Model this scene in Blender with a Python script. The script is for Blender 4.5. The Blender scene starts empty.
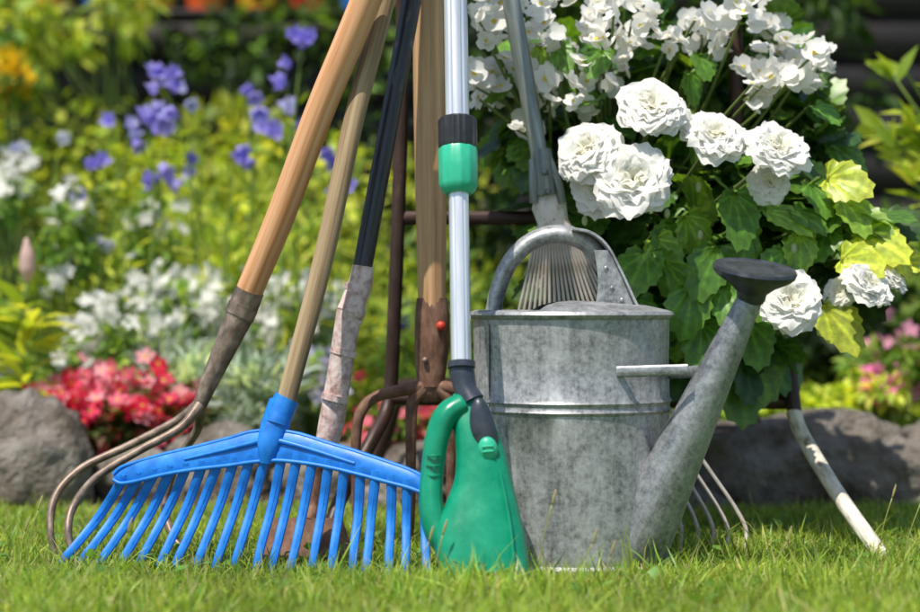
import bpy, math, numpy as np
from mathutils import Vector
rng = np.random.default_rng(7)
S = 0.00125            # metres per drawing unit at the front plane (y=0)
EYE = 0.33
DC = 2.4
def at(u, v, y=0.0):
    k = 1 + y/DC
    return np.array([(u-460)*S*k, y, EYE+(306-v)*S*k])

# ---------------------------------------------------------------- mesh builder
class M:
    def __init__(s):
        s.V=[];s.C=[];s.L=[];s.Q=[];s.T=[];s.QM=[];s.TM=[];s.n=0
    def add(s, v, q=None, t=None, col=(1,1,1), mat=0, loc=None):
        v=np.asarray(v,float).reshape(-1,3)
        c=np.asarray(col,float)
        if c.ndim==1: c=np.tile(c,(len(v),1))
        s.V.append(v); s.C.append(c); s.L.append(v if loc is None else np.asarray(loc,float))
        if q is not None and len(q):
            q=np.asarray(q,int).reshape(-1,4)+s.n; s.Q.append(q); s.QM.append(np.full(len(q),mat))
        if t is not None and len(t):
            t=np.asarray(t,int).reshape(-1,3)+s.n; s.T.append(t); s.TM.append(np.full(len(t),mat))
        s.n+=len(v)
    def obj(s, name, mats, parent=None, smooth=True, angle=40, bevel=0, subsurf=0):
        V=np.concatenate(s.V); C=np.concatenate(s.C); L=np.concatenate(s.L)
        Q=np.concatenate(s.Q) if s.Q else np.zeros((0,4),int)
        T=np.concatenate(s.T) if s.T else np.zeros((0,3),int)
        QM=np.concatenate(s.QM) if s.QM else np.zeros(0,int)
        TM=np.concatenate(s.TM) if s.TM else np.zeros(0,int)
        me=bpy.data.meshes.new(name)
        me.vertices.add(len(V)); me.vertices.foreach_set('co',V.ravel().astype(np.float32))
        nl=Q.size+T.size
        me.loops.add(nl); me.loops.foreach_set('vertex_index',np.concatenate([Q.ravel(),T.ravel()]).astype(np.int32))
        me.polygons.add(len(Q)+len(T))
        ls=np.concatenate([np.arange(len(Q))*4, len(Q)*4+np.arange(len(T))*3]).astype(np.int32)
        me.polygons.foreach_set('loop_start',ls)
        me.polygons.foreach_set('material_index',np.concatenate([QM,TM]).astype(np.int32))
        me.update(calc_edges=True)
        a=me.attributes.new('Col','FLOAT_COLOR','POINT')
        a.data.foreach_set('color',np.concatenate([C,np.ones((len(C),1))],1).ravel().astype(np.float32))
        a=me.attributes.new('loc','FLOAT_VECTOR','POINT')
        a.data.foreach_set('vector',L.ravel().astype(np.float32))
        me.validate()
        if smooth:
            me.shade_smooth()
            if angle: me.set_sharp_from_angle(angle=math.radians(angle))
        if not isinstance(mats,(list,tuple)): mats=[mats]
        for m in mats: me.materials.append(m)
        ob=bpy.data.objects.new(name,me); bpy.context.scene.collection.objects.link(ob)
        if parent: ob.parent=parent
        if bevel:
            b=ob.modifiers.new('bevel','BEVEL'); b.width=bevel; b.segments=3; b.limit_method='ANGLE'; b.angle_limit=math.radians(35)
        if subsurf:
            b=ob.modifiers.new('sub','SUBSURF'); b.levels=subsurf; b.render_levels=subsurf
        return ob

def empty(name, loc=(0,0,0)):
    e=bpy.data.objects.new(name,None); e.empty_display_size=0.05
    bpy.context.scene.collection.objects.link(e); return e

def nz(a): 
    a=np.asarray(a,float); return a/(np.linalg.norm(a,axis=-1,keepdims=True)+1e-12)

def resample(P, R, sub):
    P=np.asarray(P,float); R=np.asarray(R,float)
    if sub<=1 or len(P)<3: return P,R
    E=np.vstack([2*P[0]-P[1],P,2*P[-1]-P[-2]]); out=[];ro=[]
    for i in range(len(P)-1):
        p0,p1,p2,p3=E[i:i+4]
        for j in range(sub):
            t=j/sub
            out.append(.5*((2*p1)+(-p0+p2)*t+(2*p0-5*p1+4*p2-p3)*t*t+(-p0+3*p1-3*p2+p3)*t**3))
            ro.append(R[i]*(1-t)+R[i+1]*t)
    out.append(P[-1]); ro.append(R[-1])
    return np.array(out),np.array(ro)

def tube(m, P, R, seg=14, sub=5, flat=1.0, ref=(0,1,0), col=(1,1,1), mat=0, cap=True, prof=None):
    if np.isscalar(R): R=[R]*len(P)
    P,R=resample(P,R,sub)
    T=nz(np.gradient(P,axis=0))
    b=np.array(ref,float); 
    if abs(np.dot(b,T[0]))>.95: b=np.array([1.,0,0])
    ang=np.linspace(0,2*math.pi,seg,endpoint=False)
    rings=[];locs=[];L=0
    for i in range(len(P)):
        b=b-np.dot(b,T[i])*T[i]; b=b/np.linalg.norm(b)
        a=np.cross(T[i],b)
        rr=R[i]*(np.ones(seg) if prof is None else prof(ang))
        rings.append(P[i]+np.outer(np.cos(ang)*rr,a)+np.outer(np.sin(ang)*rr*flat,b))
        if i: L+=np.linalg.norm(P[i]-P[i-1])
        locs.append(np.stack([np.cos(ang)*rr,np.sin(ang)*rr,np.full(seg,L)],1))
    V=np.concatenate(rings); LL=np.concatenate(locs); n=len(P); q=[];t=[]
    for i in range(n-1):
        for j in range(seg):
            j2=(j+1)%seg
            q.append((i*seg+j,i*seg+j2,(i+1)*seg+j2,(i+1)*seg+j))
    if cap:
        V=np.vstack([V,P[0],P[-1]]); LL=np.vstack([LL,[0,0,0],[0,0,L]])
        c0=n*seg;c1=c0+1
        for j in range(seg):
            j2=(j+1)%seg
            t.append((c0,j2,j)); t.append((c1,(n-1)*seg+j,(n-1)*seg+j2))
    m.add(V,q,t,col,mat,LL)

def lathe(m, prof, origin, axis=(0,0,1), seg=48, col=(1,1,1), mat=0, a0=0, a1=2*math.pi):
    """prof: list of (r, h)"""
    axis=nz(axis); h=np.array([0.,1,0]) if abs(axis[1])<.9 else np.array([1.,0,0])
    X=nz(np.cross(h,axis)); Y=np.cross(axis,X); full=abs(a1-a0-2*math.pi)<1e-6
    ang=np.linspace(a0,a1,seg,endpoint=not full)
    n=len(prof); V=[];LL=[]
    for r,hh in prof:
        V.append(np.asarray(origin)+axis*hh+np.outer(np.cos(ang)*r,X)+np.outer(np.sin(ang)*r,Y))
        LL.append(np.stack([np.cos(ang)*r,np.sin(ang)*r,np.full(seg,hh)],1))
    q=[]
    for i in range(n-1):
        for j in range(seg if full else seg-1):
            j2=(j+1)%seg
            q.append((i*seg+j,i*seg+j2,(i+1)*seg+j2,(i+1)*seg+j))
    m.add(np.concatenate(V),q,None,col,mat,np.concatenate(LL))

def box(m, c, d, col=(1,1,1), mat=0, R=None):
    v=np.array([[x,y,z] for x in(-.5,.5) for y in(-.5,.5) for z in(-.5,.5)])*np.array(d)
    if R is not None: v=v@np.array(R).T
    q=[(0,1,3,2),(4,6,7,5),(0,4,5,1),(2,3,7,6),(0,2,6,4),(1,5,7,3)]
    m.add(v+np.array(c),q,None,col,mat)

def loft(m, rings, cap=True, col=(1,1,1), mat=0):
    n=len(rings); s=len(rings[0]); V=np.concatenate(rings); q=[];t=[]
    for i in range(n-1):
        for j in range(s):
            j2=(j+1)%s; q.append((i*s+j,i*s+j2,(i+1)*s+j2,(i+1)*s+j))
    if cap:
        V=np.vstack([V,np.mean(rings[0],0),np.mean(rings[-1],0)])
        for j in range(s):
            j2=(j+1)%s; t.append((n*s,j2,j)); t.append((n*s+1,(n-1)*s+j,(n-1)*s+j2))
    m.add(V,q,t,col,mat)

def blob(m, c, r, seg=12, rings=8, col=(1,1,1), mat=0, noise=0, R=None):
    V=[]
    for i in range(rings+1):
        th=math.pi*i/rings
        for j in range(seg):
            ph=2*math.pi*j/seg
            V.append([math.sin(th)*math.cos(ph),math.sin(th)*math.sin(ph),math.cos(th)])
    V=np.array(V)*np.array(r)
    if R is not None: V=V@np.array(R).T
    q=[(i*seg+j,i*seg+(j+1)%seg,(i+1)*seg+(j+1)%seg,(i+1)*seg+j) for i in range(rings) for j in range(seg)]
    m.add(V+np.array(c),q,None,col,mat)

def scatter(m, tv, tq, tt, pos, axis, nrm, scale, cols, mat=0, tc=None):
    pos=np.asarray(pos,float); N=len(pos)
    if N==0: return
    Y=nz(axis); Z=nrm-(nrm*Y).sum(1,keepdims=True)*Y; Z=nz(Z); X=np.cross(Y,Z)
    scale=np.asarray(scale,float).reshape(N,-1,1) if np.ndim(scale)>0 else np.full((N,1,1),scale)
    tv=np.asarray(tv,float)
    v=tv[None,:,0:1]*X[:,None]+tv[None,:,1:2]*Y[:,None]+tv[None,:,2:3]*Z[:,None]
    v=pos[:,None]+v*scale
    k=len(tv); off=(np.arange(N)*k)[:,None,None]
    q=(np.asarray(tq,int)[None]+off).reshape(-1,4) if len(tq) else None
    t=(np.asarray(tt,int)[None]+off).reshape(-1,3) if len(tt) else None
    c=np.repeat(np.asarray(cols)[:,None],k,1)
    if tc is not None: c=c*np.asarray(tc)[None]
    m.add(v.reshape(-1,3),q,t,c.reshape(-1,3),mat)

# ---------------------------------------------------------------- materials
def newmat(name):
    m=bpy.data.materials.new(name); m.use_nodes=True; nt=m.node_tree
    b=nt.nodes['Principled BSDF']; return m,nt,b
def N(nt,t,**k):
    n=nt.nodes.new(t)
    for a,v in k.items(): setattr(n,a,v)
    return n
def ramp(nt, fac, stops):
    r=N(nt,'ShaderNodeValToRGB'); el=r.color_ramp.elements
    while len(el)<len(stops): el.new(.5)
    for e,(p,c) in zip(el,stops): e.position=p; e.color=(*c,1)
    nt.links.new(fac,r.inputs['Fac']); return r.outputs['Color']
def coords(nt, scale, attr='loc'):
    a=N(nt,'ShaderNodeAttribute',attribute_name=attr); mp=N(nt,'ShaderNodeMapping')
    mp.inputs['Scale'].default_value=scale; nt.links.new(a.outputs['Vector'],mp.inputs['Vector']); return mp.outputs['Vector']
def noise(nt, vec, scale, detail=5, rough=.6, dist=0):
    n=N(nt,'ShaderNodeTexNoise'); n.inputs['Scale'].default_value=scale; n.inputs['Detail'].default_value=detail
    n.inputs['Roughness'].default_value=rough; n.inputs['Distortion'].default_value=dist
    nt.links.new(vec,n.inputs['Vector']); return n.outputs['Fac']
def bump(nt,b,h,strength,dist=.002):
    n=N(nt,'ShaderNodeBump'); n.inputs['Strength'].default_value=strength; n.inputs['Distance'].default_value=dist
    nt.links.new(h,n.inputs['Height']); nt.links.new(n.outputs['Normal'],b.inputs['Normal'])
def surf(name, stops, vs=(1,1,1), ns=40, rough=(.4,.6), metal=0, bmp=.3, bd=.001, detail=6, fine=200, dist=0, spec=.5):
    m,nt,b=newmat(name); vec=coords(nt,vs); f=noise(nt,vec,ns,detail,.62,dist)
    nt.links.new(ramp(nt,f,stops),b.inputs['Base Color'])
    f2=noise(nt,vec,fine,4,.6)
    mr=N(nt,'ShaderNodeMapRange'); mr.inputs['To Min'].default_value=rough[0]; mr.inputs['To Max'].default_value=rough[1]
    mr.inputs['From Min'].default_value=.3; mr.inputs['From Max'].default_value=.7
    nt.links.new(f,mr.inputs['Value']); nt.links.new(mr.outputs['Result'],b.inputs['Roughness'])
    b.inputs['Metallic'].default_value=metal; b.inputs['Specular IOR Level'].default_value=spec
    if bmp:
        ad=N(nt,'ShaderNodeMath',operation='ADD'); nt.links.new(f,ad.inputs[0]); nt.links.new(f2,ad.inputs[1])
        bump(nt,b,ad.outputs[0],bmp,bd)
    return m
def leafmat(name, trans=.35, rough=.45, tint=(1.5,1.45,.6), nscale=60, spec=.35, var=.35):
    m,nt,b=newmat(name); a=N(nt,'ShaderNodeAttribute',attribute_name='Col')
    vm=N(nt,'ShaderNodeVectorMath',operation='SCALE'); nt.links.new(a.outputs['Color'],vm.inputs[0]); vm.inputs['Scale'].default_value=1
    if var:
        vec=coords(nt,(1,1,1)); f=noise(nt,vec,nscale,2)
        mr=N(nt,'ShaderNodeMapRange'); mr.inputs['From Min'].default_value=.3; mr.inputs['From Max'].default_value=.7
        mr.inputs['To Min'].default_value=1-var; mr.inputs['To Max'].default_value=1+var
        nt.links.new(f,mr.inputs['Value']); nt.links.new(mr.outputs['Result'],vm.inputs['Scale'])
    nt.links.new(vm.outputs['Vector'],b.inputs['Base Color']); b.inputs['Roughness'].default_value=rough
    b.inputs['Specular IOR Level'].default_value=spec
    tr=N(nt,'ShaderNodeBsdfTranslucent'); v2=N(nt,'ShaderNodeVectorMath',operation='MULTIPLY')
    nt.links.new(vm.outputs['Vector'],v2.inputs[0]); v2.inputs[1].default_value=tint
    nt.links.new(v2.outputs['Vector'],tr.inputs['Color'])
    mx=N(nt,'ShaderNodeMixShader'); mx.inputs[0].default_value=trans
    nt.links.new(b.outputs[0],mx.inputs[1]); nt.links.new(tr.outputs[0],mx.inputs[2])
    nt.links.new(mx.outputs[0],nt.nodes['Material Output'].inputs['Surface']); return m

W1=surf('wood_varnished',[(.25,(.38,.14,.055)),(.45,(.64,.30,.13)),(.62,(.77,.43,.23)),(.8,(.84,.57,.36))],(1,1,.035),110,(.35,.6),0,.45,.0008,9,300)
W2=surf('wood_weathered',[(.28,(.10,.065,.035)),(.45,(.27,.18,.095)),(.6,(.40,.29,.165)),(.8,(.52,.41,.26))],(1,1,.03),130,(.6,.85),0,.9,.001,9,300)
W3=surf('wood_fork',[(.28,(.24,.11,.04)),(.45,(.50,.28,.13)),(.6,(.64,.40,.21)),(.8,(.74,.53,.31))],(1,1,.03),110,(.45,.7),0,.6,.001,9,300)
STEEL_BR=surf('steel_aged',[(.3,(.10,.07,.055)),(.5,(.24,.175,.135)),(.62,(.36,.28,.22)),(.78,(.52,.43,.36))],(1,1,.6),75,(.35,.65),.45,.5,.0006,9)
RUST=surf('rusty_iron',[(.3,(.07,.035,.025)),(.5,(.20,.10,.06)),(.72,(.36,.22,.16))],(1,1,.5),70,(.55,.85),.2,.7,.001,9)
BLACKPAINT=surf('black_paint',[(.3,(.010,.011,.014)),(.60,(.03,.032,.038)),(.72,(.16,.16,.17))],(1,1,.3),60,(.22,.4),0,.2,.0005,9)
PINKGREY=surf('worn_socket',[(.3,(.28,.15,.13)),(.45,(.56,.40,.37)),(.55,(.72,.56,.53)),(.7,(.82,.71,.68))],(1,1,.8),90,(.5,.75),.0,.9,.001,9)
BLUE=surf('blue_plastic',[(.28,(.004,.12,.48)),(.5,(.008,.20,.72)),(.66,(.02,.26,.80)),(.8,(.10,.34,.76))],(1,1,1),38,(.34,.55),0,.2,.0005,9)
GREEN=surf('green_plastic',[(.3,(.0,.21,.11)),(.6,(.004,.29,.155)),(.8,(.05,.37,.23))],(1,1,1),34,(.22,.40),0,.12,.0004,9)
GREEN2=surf('green_plastic_light',[(.3,(.02,.42,.24)),(.7,(.05,.52,.32))],(1,1,1),40,(.3,.42),0,.08,.0003)
BLACKPL=surf('black_plastic',[(.3,(.012,.013,.016)),(.7,(.03,.032,.036))],(1,1,1),60,(.3,.5),0,.2,.0004)
NAVY=surf('dark_grey_plastic',[(.3,(.02,.028,.045)),(.7,(.055,.065,.085))],(1,1,1),60,(.3,.45),0,.15,.0004)
ALU=surf('aluminium',[(.3,(.64,.65,.67)),(.7,(.88,.89,.90))],(1,1,.05),120,(.28,.40),.6,.12,.0003,8)
WHITEWORN=surf('worn_white_paint',[(.34,(.18,.12,.08)),(.44,(.55,.50,.41)),(.6,(.80,.77,.67))],(1,1,.4),60,(.5,.75),0,.7,.001,9)
DARKFRAME=surf('dark_metal_frame',[(.3,(.025,.012,.010)),(.6,(.065,.032,.025)),(.78,(.22,.13,.10))],(1,1,.3),50,(.35,.65),.2,.6,.0008,9)
GREENPOLE=surf('grey_green_metal',[(.3,(.07,.085,.08)),(.5,(.20,.23,.22)),(.65,(.34,.37,.36)),(.8,(.6,.63,.62))],(1,1,.1),80,(.28,.5),.4,.3,.0005,9)
WHITEPAINT=surf('socket_white_paint',[(.34,(.38,.22,.17)),(.45,(.70,.65,.60)),(.7,(.85,.83,.79))],(1,1,1),70,(.5,.7),.0,.5,.0006,9)
WIRE=surf('wire_steel',[(.3,(.28,.22,.17)),(.6,(.62,.57,.52)),(.8,(.8,.77,.73))],(1,1,.3),80,(.35,.55),.3,.3,.0004)
REDP=surf('red_paint',[(.3,(.45,.03,.015)),(.7,(.75,.07,.03))],(1,1,1),80,(.4,.6),0,.3,.0004)
TERRA=surf('terracotta',[(.3,(.20,.075,.04)),(.7,(.36,.16,.09))],(1,1,1),25,(.75,.9),0,.4,.001)
FENCE=surf('fence_stain',[(.3,(.010,.008,.009)),(.6,(.020,.015,.014)),(.85,(.04,.03,.025))],(.06,1,1),60,(.55,.8),0,.5,.002)
SOIL=surf('soil',[(.3,(.02,.012,.008)),(.55,(.05,.032,.02)),(.8,(.10,.07,.045))],(1,1,1),14,(.85,1),0,1,.01,9,60)
ROCK=surf('rock',[(.25,(.06,.045,.032)),(.42,(.15,.12,.09)),(.55,(.27,.235,.20)),(.68,(.36,.33,.29)),(.8,(.12,.13,.06))],(1,1,1),13,(.8,.95),0,1,.02,12,90)
def galv(name, lo, hi, metal):
    m,nt,b=newmat(name); vec=coords(nt,(1,1,1))
    f4=noise(nt,vec,150,5,.7,.3)
    f=noise(nt,vec,24,10,.76,.4); f3=noise(nt,coords(nt,(4,4,.3)),18,7,.7)
    m1=N(nt,'ShaderNodeMath',operation='MULTIPLY_ADD'); nt.links.new(f4,m1.inputs[0]); m1.inputs[1].default_value=.36
    m2=N(nt,'ShaderNodeMath',operation='MULTIPLY_ADD'); nt.links.new(f,m2.inputs[0]); m2.inputs[1].default_value=.42
    m3=N(nt,'ShaderNodeMath',operation='MULTIPLY'); nt.links.new(f3,m3.inputs[0]); m3.inputs[1].default_value=.26
    nt.links.new(m3.outputs[0],m2.inputs[2]); nt.links.new(m2.outputs[0],m1.inputs[2])
    mid=tuple(a*.45+b_*.55 for a,b_ in zip(lo,hi))
    nt.links.new(ramp(nt,m1.outputs[0],[(.42,lo),(.53,mid),(.64,hi)]),b.inputs['Base Color'])
    mr=N(nt,'ShaderNodeMapRange'); mr.inputs['To Min'].default_value=.32; mr.inputs['To Max'].default_value=.58
    mr.inputs['From Min'].default_value=.3; mr.inputs['From Max'].default_value=.7
    nt.links.new(f,mr.inputs['Value']); nt.links.new(mr.outputs['Result'],b.inputs['Roughness'])
    b.inputs['Metallic'].default_value=metal
    bump(nt,b,m1.outputs[0],.35,.0015); return m
ZINC=galv('galvanised_zinc',(.15,.155,.16),(.58,.59,.595),.45)
ZINC2=galv('galvanised_zinc_dark',(.11,.12,.13),(.47,.49,.51),.5)
LEAF=leafmat('foliage',.45,.5,(1.6,1.5,.6),60,.35,0)
LEAFB=leafmat('begonia_foliage',.32,.36,(2.1,1.8,.5),90,.45,.3)
GRASS=leafmat('grass_blades',.45,.42,(1.5,1.4,.6),30,.4,0)
PETAL=leafmat('petals',.40,.6,(1,1,1),40,.15,0)
STEM=leafmat('stems',.05,.6,(1,1,1),60,.3,0)

def ground_mat():
    m,nt,b=newmat('lawn_ground'); g=N(nt,'ShaderNodeTexCoord'); v=g.outputs['Object']
    f=noise(nt,v,6,8,.7); f2=noise(nt,v,140,4,.7)
    ad=N(nt,'ShaderNodeMath',operation='MULTIPLY_ADD'); nt.links.new(f2,ad.inputs[0]); ad.inputs[1].default_value=.6
    mm=N(nt,'ShaderNodeMath',operation='MULTIPLY'); nt.links.new(f,mm.inputs[0]); mm.inputs[1].default_value=.4
    nt.links.new(mm.outputs[0],ad.inputs[2])
    nt.links.new(ramp(nt,ad.outputs[0],[(.35,(.05,.045,.015)),(.5,(.09,.14,.025)),(.68,(.16,.24,.04))]),b.inputs['Base Color'])
    b.inputs['Roughness'].default_value=.9; bump(nt,b,ad.outputs[0],1,.01); return m
m=M(); m.add([(-150,-150,0),(150,-150,0),(150,150,0),(-150,150,0)],[(0,1,2,3)])
m.obj('lawn',ground_mat(),smooth=False)

# ---------------------------------------------------------------- grass
def blade(curve, w):
    v=[];
    for t,ww in ((0,1),(.35,.95),(.7,.65)):
        z=-curve*t*t; 
        v+= [(-w*ww/2,t*(1-.25*curve*t),z),(w*ww/2,t*(1-.25*curve*t),z)]
    v.append((0,1-.25*curve,-curve))
    return np.array(v),[(0,1,3,2),(2,3,5,4)],[(4,5,6)]
def grass(m, n, x0,x1,y0,y1, h0,h1, w, pal, avoid=None, spread=.36):
    for curve in (.1,.45,.9):
        k=n//3; tv,tq,tt=blade(curve,w)
        p=np.stack([rng.uniform(x0,x1,k),rng.uniform(y0,y1,k),np.full(k,-.002)],1)
        if avoid is not None: p=p[~avoid(p)]
        k=len(p)
        ax=np.stack([rng.normal(0,spread,k),rng.normal(0,spread,k),np.ones(k)],1)
        nr=np.stack([rng.normal(0,1,k),rng.normal(0,1,k),np.full(k,.05)],1)
        X,Y=p[:,0],p[:,1]
        patch=.5+.28*np.sin(X*9+np.sin(Y*7)*2)*np.cos(Y*11+X*4)+.22*np.sin(X*31+Y*13+2*np.sin(Y*23))*np.sin(Y*37+X*17)
        sc=rng.uniform(h0,h1,k)*(.60+.75*patch)
        c=np.array(pal)[rng.integers(0,len(pal),k)]*rng.uniform(.6,1.3,(k,1))*(.8+.4*patch[:,None])
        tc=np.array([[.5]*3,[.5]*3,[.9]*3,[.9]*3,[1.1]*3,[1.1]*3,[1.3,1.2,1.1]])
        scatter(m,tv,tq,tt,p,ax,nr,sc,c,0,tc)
GP=[(.30,.44,.055),(.23,.38,.05),(.37,.48,.07),(.32,.44,.06),(.15,.29,.045),(.48,.46,.20),(.42,.52,.10)]
can_c=at(571,0,.04)[:2]
av=lambda p:(np.hypot(p[:,0]-can_c[0],p[:,1]-can_c[1])<.125)
m=M()
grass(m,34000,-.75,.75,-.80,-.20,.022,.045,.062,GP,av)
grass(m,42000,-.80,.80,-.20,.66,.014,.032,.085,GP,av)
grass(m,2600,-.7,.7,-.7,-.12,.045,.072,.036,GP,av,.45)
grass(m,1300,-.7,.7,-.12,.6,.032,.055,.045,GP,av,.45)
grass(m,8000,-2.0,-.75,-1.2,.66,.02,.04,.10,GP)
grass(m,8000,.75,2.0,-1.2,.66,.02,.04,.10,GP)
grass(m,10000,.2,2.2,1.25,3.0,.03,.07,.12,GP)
k=1100; p=np.stack([rng.uniform(-.8,.8,k),rng.uniform(-.6,.6,k),rng.uniform(.006,.022,k)],1)
tvc=np.array([(0,0,0),(-.4,.5,.06),(0,.55,0),(.4,.5,.06),(0,1,-.05)]); 
scatter(m,tvc,[],[(0,2,1),(0,3,2),(1,2,4),(2,3,4)],p,np.stack([rng.normal(0,1,k),rng.normal(0,1,k),rng.uniform(0,.6,k)],1),np.tile([0,0,1.],(k,1))+rng.normal(0,.2,(k,3)),rng.uniform(.010,.022,k),np.array([(.16,.32,.06)])*rng.uniform(.7,1.3,(k,1)))
for (u,y,h) in ((538,-.18,.10),(110,-.2,.07),(575,-.22,.06),(905,-.05,.09),(25,-.05,.08),(415,-.2,.06),(600,-.25,.05),(770,-.2,.06),(880,.1,.08),(432,-.22,.07),(15,-.1,.06)):
    b=at(u,570,y); b[2]=0
    P=[b,b+[.004,0,h*.5],b+[.012+.004*(u%3),0,h]]
    tube(m,P,[.0007,.0006,.0009],5,4,col=(.45,.47,.18)); tube(m,[P[-1],P[-1]+[.003,0,.010],P[-1]+[.005,0,.018]],[.0010,.0018,.0005],6,3,col=(.5,.46,.25))
m.obj('grass',GRASS,angle=0)

# ---------------------------------------------------------------- blue leaf rake
e=empty('blue_leaf_rake')
def ry(u,v): return .02-(u-62)/363*.11+(575-v)/170*.05
def rp(u,v,dy=0): 
    y=ry(u,v); p=at(u,v,y); p[1]+=dy; return p
us=[114,122,140,165,195,230,250,275,300,325,355,385,408,422,428]
vt=[472,465,459,452,445,436,430,428,432,440,449,459,467,474,484]
vb=[480,484,481,475,470,466,463,461,463,467,474,482,488,493,493]
m=M(); rings=[]
for u,a,b in zip(us,vt,vb):
    d=.0065 if 125<u<424 else .0045
    sec=[(a,-.25),(a+.10*(b-a),-.5),(a+.5*(b-a),-.55),(a+.9*(b-a),-.5),(b,-.3),(b,.3),(b-.15*(b-a),.5),(a+.2*(b-a),.5),(a,.25)]
    rings.append(np.array([rp(u,v,f*2*d) for v,f in sec]))
loft(m,rings)
tube(m,[rp(u,b-1,-.0065) for u,b in zip(us,vb)],.0026,10,3)
tube(m,[rp(u,a+2,-.0045) for u,a in zip(us,vt)],.0026,8,3)
tube(m,[rp(282,402,-.002),rp(275,425,-.006),rp(269,445,-.010),rp(266,463,-.007)],[.0165,.0175,.014,.007],16,5,flat=.6)
for s_ in (-1,1):
    tube(m,[rp(270,438,-.008),rp(270+s_*35,447,-.0085),rp(270+s_*85,459+ (4 if s_>0 else 0),-.007)],[.0040,.0030,.002],8,4)
m.obj('rake_head',BLUE,e,angle=50)
m=M(); nt_=20
sq=lambda a:1/(np.abs(np.cos(a))**4+np.abs(np.sin(a))**4)**.25
for i in range(nt_):
    t=i/(nt_-1); ut=126+297*t; ub=66+359*t
    vbot=np.interp(ut,us,vb)
    yb=.02-.115*t
    gz=at(0,0,yb); vg=306+264/(1+yb/DC)
    bow=(1-t)*5
    p0=rp(ut,vbot-9,-.001); 
    p1=at(ut*.65+ub*.35-bow*.5,vbot*.65+vg*.35,yb+.03); p2=at(ut*.3+ub*.7-bow,vbot*.3+vg*.7,yb+.012); p3=at(ub-bow*.4,vg-7,yb+.004); p4=p3+[.001,.020,-.010]
    j=rng.normal(0,.0012,3)
    tube(m,[p0,p1+j,p2+j,p3+j*1.5,p4],[.0064,.0058,.0054,.0050,.0034],16,4,flat=1.2,prof=sq)
    tube(m,[p0+[0,-.006,0],p1+j+[0,-.0064,0],p2+j+[0,-.0060,0],p3+j*1.5+[0,-.005,0]],[.0016,.0016,.0015,.001],6,4)
m.obj('tines',BLUE,e,angle=35)
m=M(); a=at(284,408,ry(284,408)); b=at(385,0,.10); d=(b-a); 
tube(m,[a-d*.02,a+d*.35+[.003,0,0],a+d*.7-[.002,0,0],b,a+d*1.75],[.0120,.0130,.0133,.0135,.014],20,6)
m.obj('handle',W2,e)
m=M(); tube(m,[rp(287,398,.0),rp(281,410,0),rp(276,425,-.002)],[.0160,.0168,.0170],18,3)
m.obj('socket',BLUE,e)

# ---------------------------------------------------------------- hand cultivator (wood handle)
e=empty('garden_cultivator')
a=at(242,308,.12); b=at(366,0,.05); d=b-a
m=M(); tube(m,[a,a+d*.3+[.002,0,0],a+d*.65-[.002,0,0],b,a+d*1.9],[.0178,.0188,.0193,.0198,.0195],22,6); m.obj('handle',W1,e)
m=M(); tube(m,[at(250,290,.116)*1,at(241,312,.12),at(224,350,.12),at(208,385,.12),at(199,407,.12)],[.0192,.0196,.0150,.0115,.0092],20,4)
tube(m,[at(243.5,306,.12),at(239,316,.12)],[.0203,.0203],20,1)
m.obj('ferrule',STEEL_BR,e)
m=M()
g=lambda u,y,o=0: at(u,306+264/(1+y/DC)-o,y)
tube(m,[at(201,402,.12),at(178,420,.12),at(130,445,.12),at(82,468,.11),at(56,495,.09),at(50,528,.07),g(56,.06,8),g(66,.05,-2)],[.0080,.0060,.0055,.0055,.0055,.0050,.0045,.003],10,6)
tube(m,[at(200,405,.115),at(180,428,.10),at(140,450,.09),at(98,476,.08),at(74,505,.07),at(68,530,.05),g(74,.04,8),g(84,.03,-2)],[.0080,.0060,.0055,.0055,.0055,.0050,.0045,.003],10,6)
tube(m,[at(200,405,.125),at(197,430,.15),at(178,460,.17),at(165,500,.17),at(170,530,.15),g(185,.13,4),g(196,.12,-2)],[.008,.006,.0055,.0055,.0055,.005,.003],10,6)
m.obj('tines',STEEL_BR,e)

# ---------------------------------------------------------------- hoe with black handle
e=empty('garden_hoe')
m=M(); a=at(362,270,.10); b=at(412,0,.14); d=b-a
tube(m,[a-d*.05,a+d*.5,b,a+d*1.9],.0128,20,3); m.obj('handle',BLACKPAINT,e)
m=M(); tube(m,[at(363,266,.10),at(360,285,.10),at(354,300,.10),at(351,312,.10),at(348,320,.10),at(340,370,.105),at(331,425,.11),at(326,445,.11)],[.0135,.0160,.0160,.0190,.0165,.0160,.0170,.0150],18,4)
for v_ in (288,318,352,398): 
    u_=np.interp(v_,[266,312,445],[363,351,326]); tube(m,[at(u_+.8,v_-3,.103),at(u_-.8,v_+3,.103)],[.0174,.0174],18,1)
m.obj('socket',PINKGREY,e)
m=M(); tube(m,[at(327,440,.11),at(320,475,.12),at(314,505,.12),at(308,522,.10)],[.012,.009,.008,.008],12,4)
rings=[]
for t in np.linspace(0,1,5):
    w=34+14*t; y=.10-.02*t; v=518+t*(560-518)
    rings.append(np.array([at(308-w,v,y-.0015),at(308,v,y-.004),at(308+w,v,y-.0015),at(308+w,v,y+.0015),at(308,v,y-.001),at(308-w,v,y+.0015)]))
loft(m,rings); m.obj('blade',RUST,e,angle=30)

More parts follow.
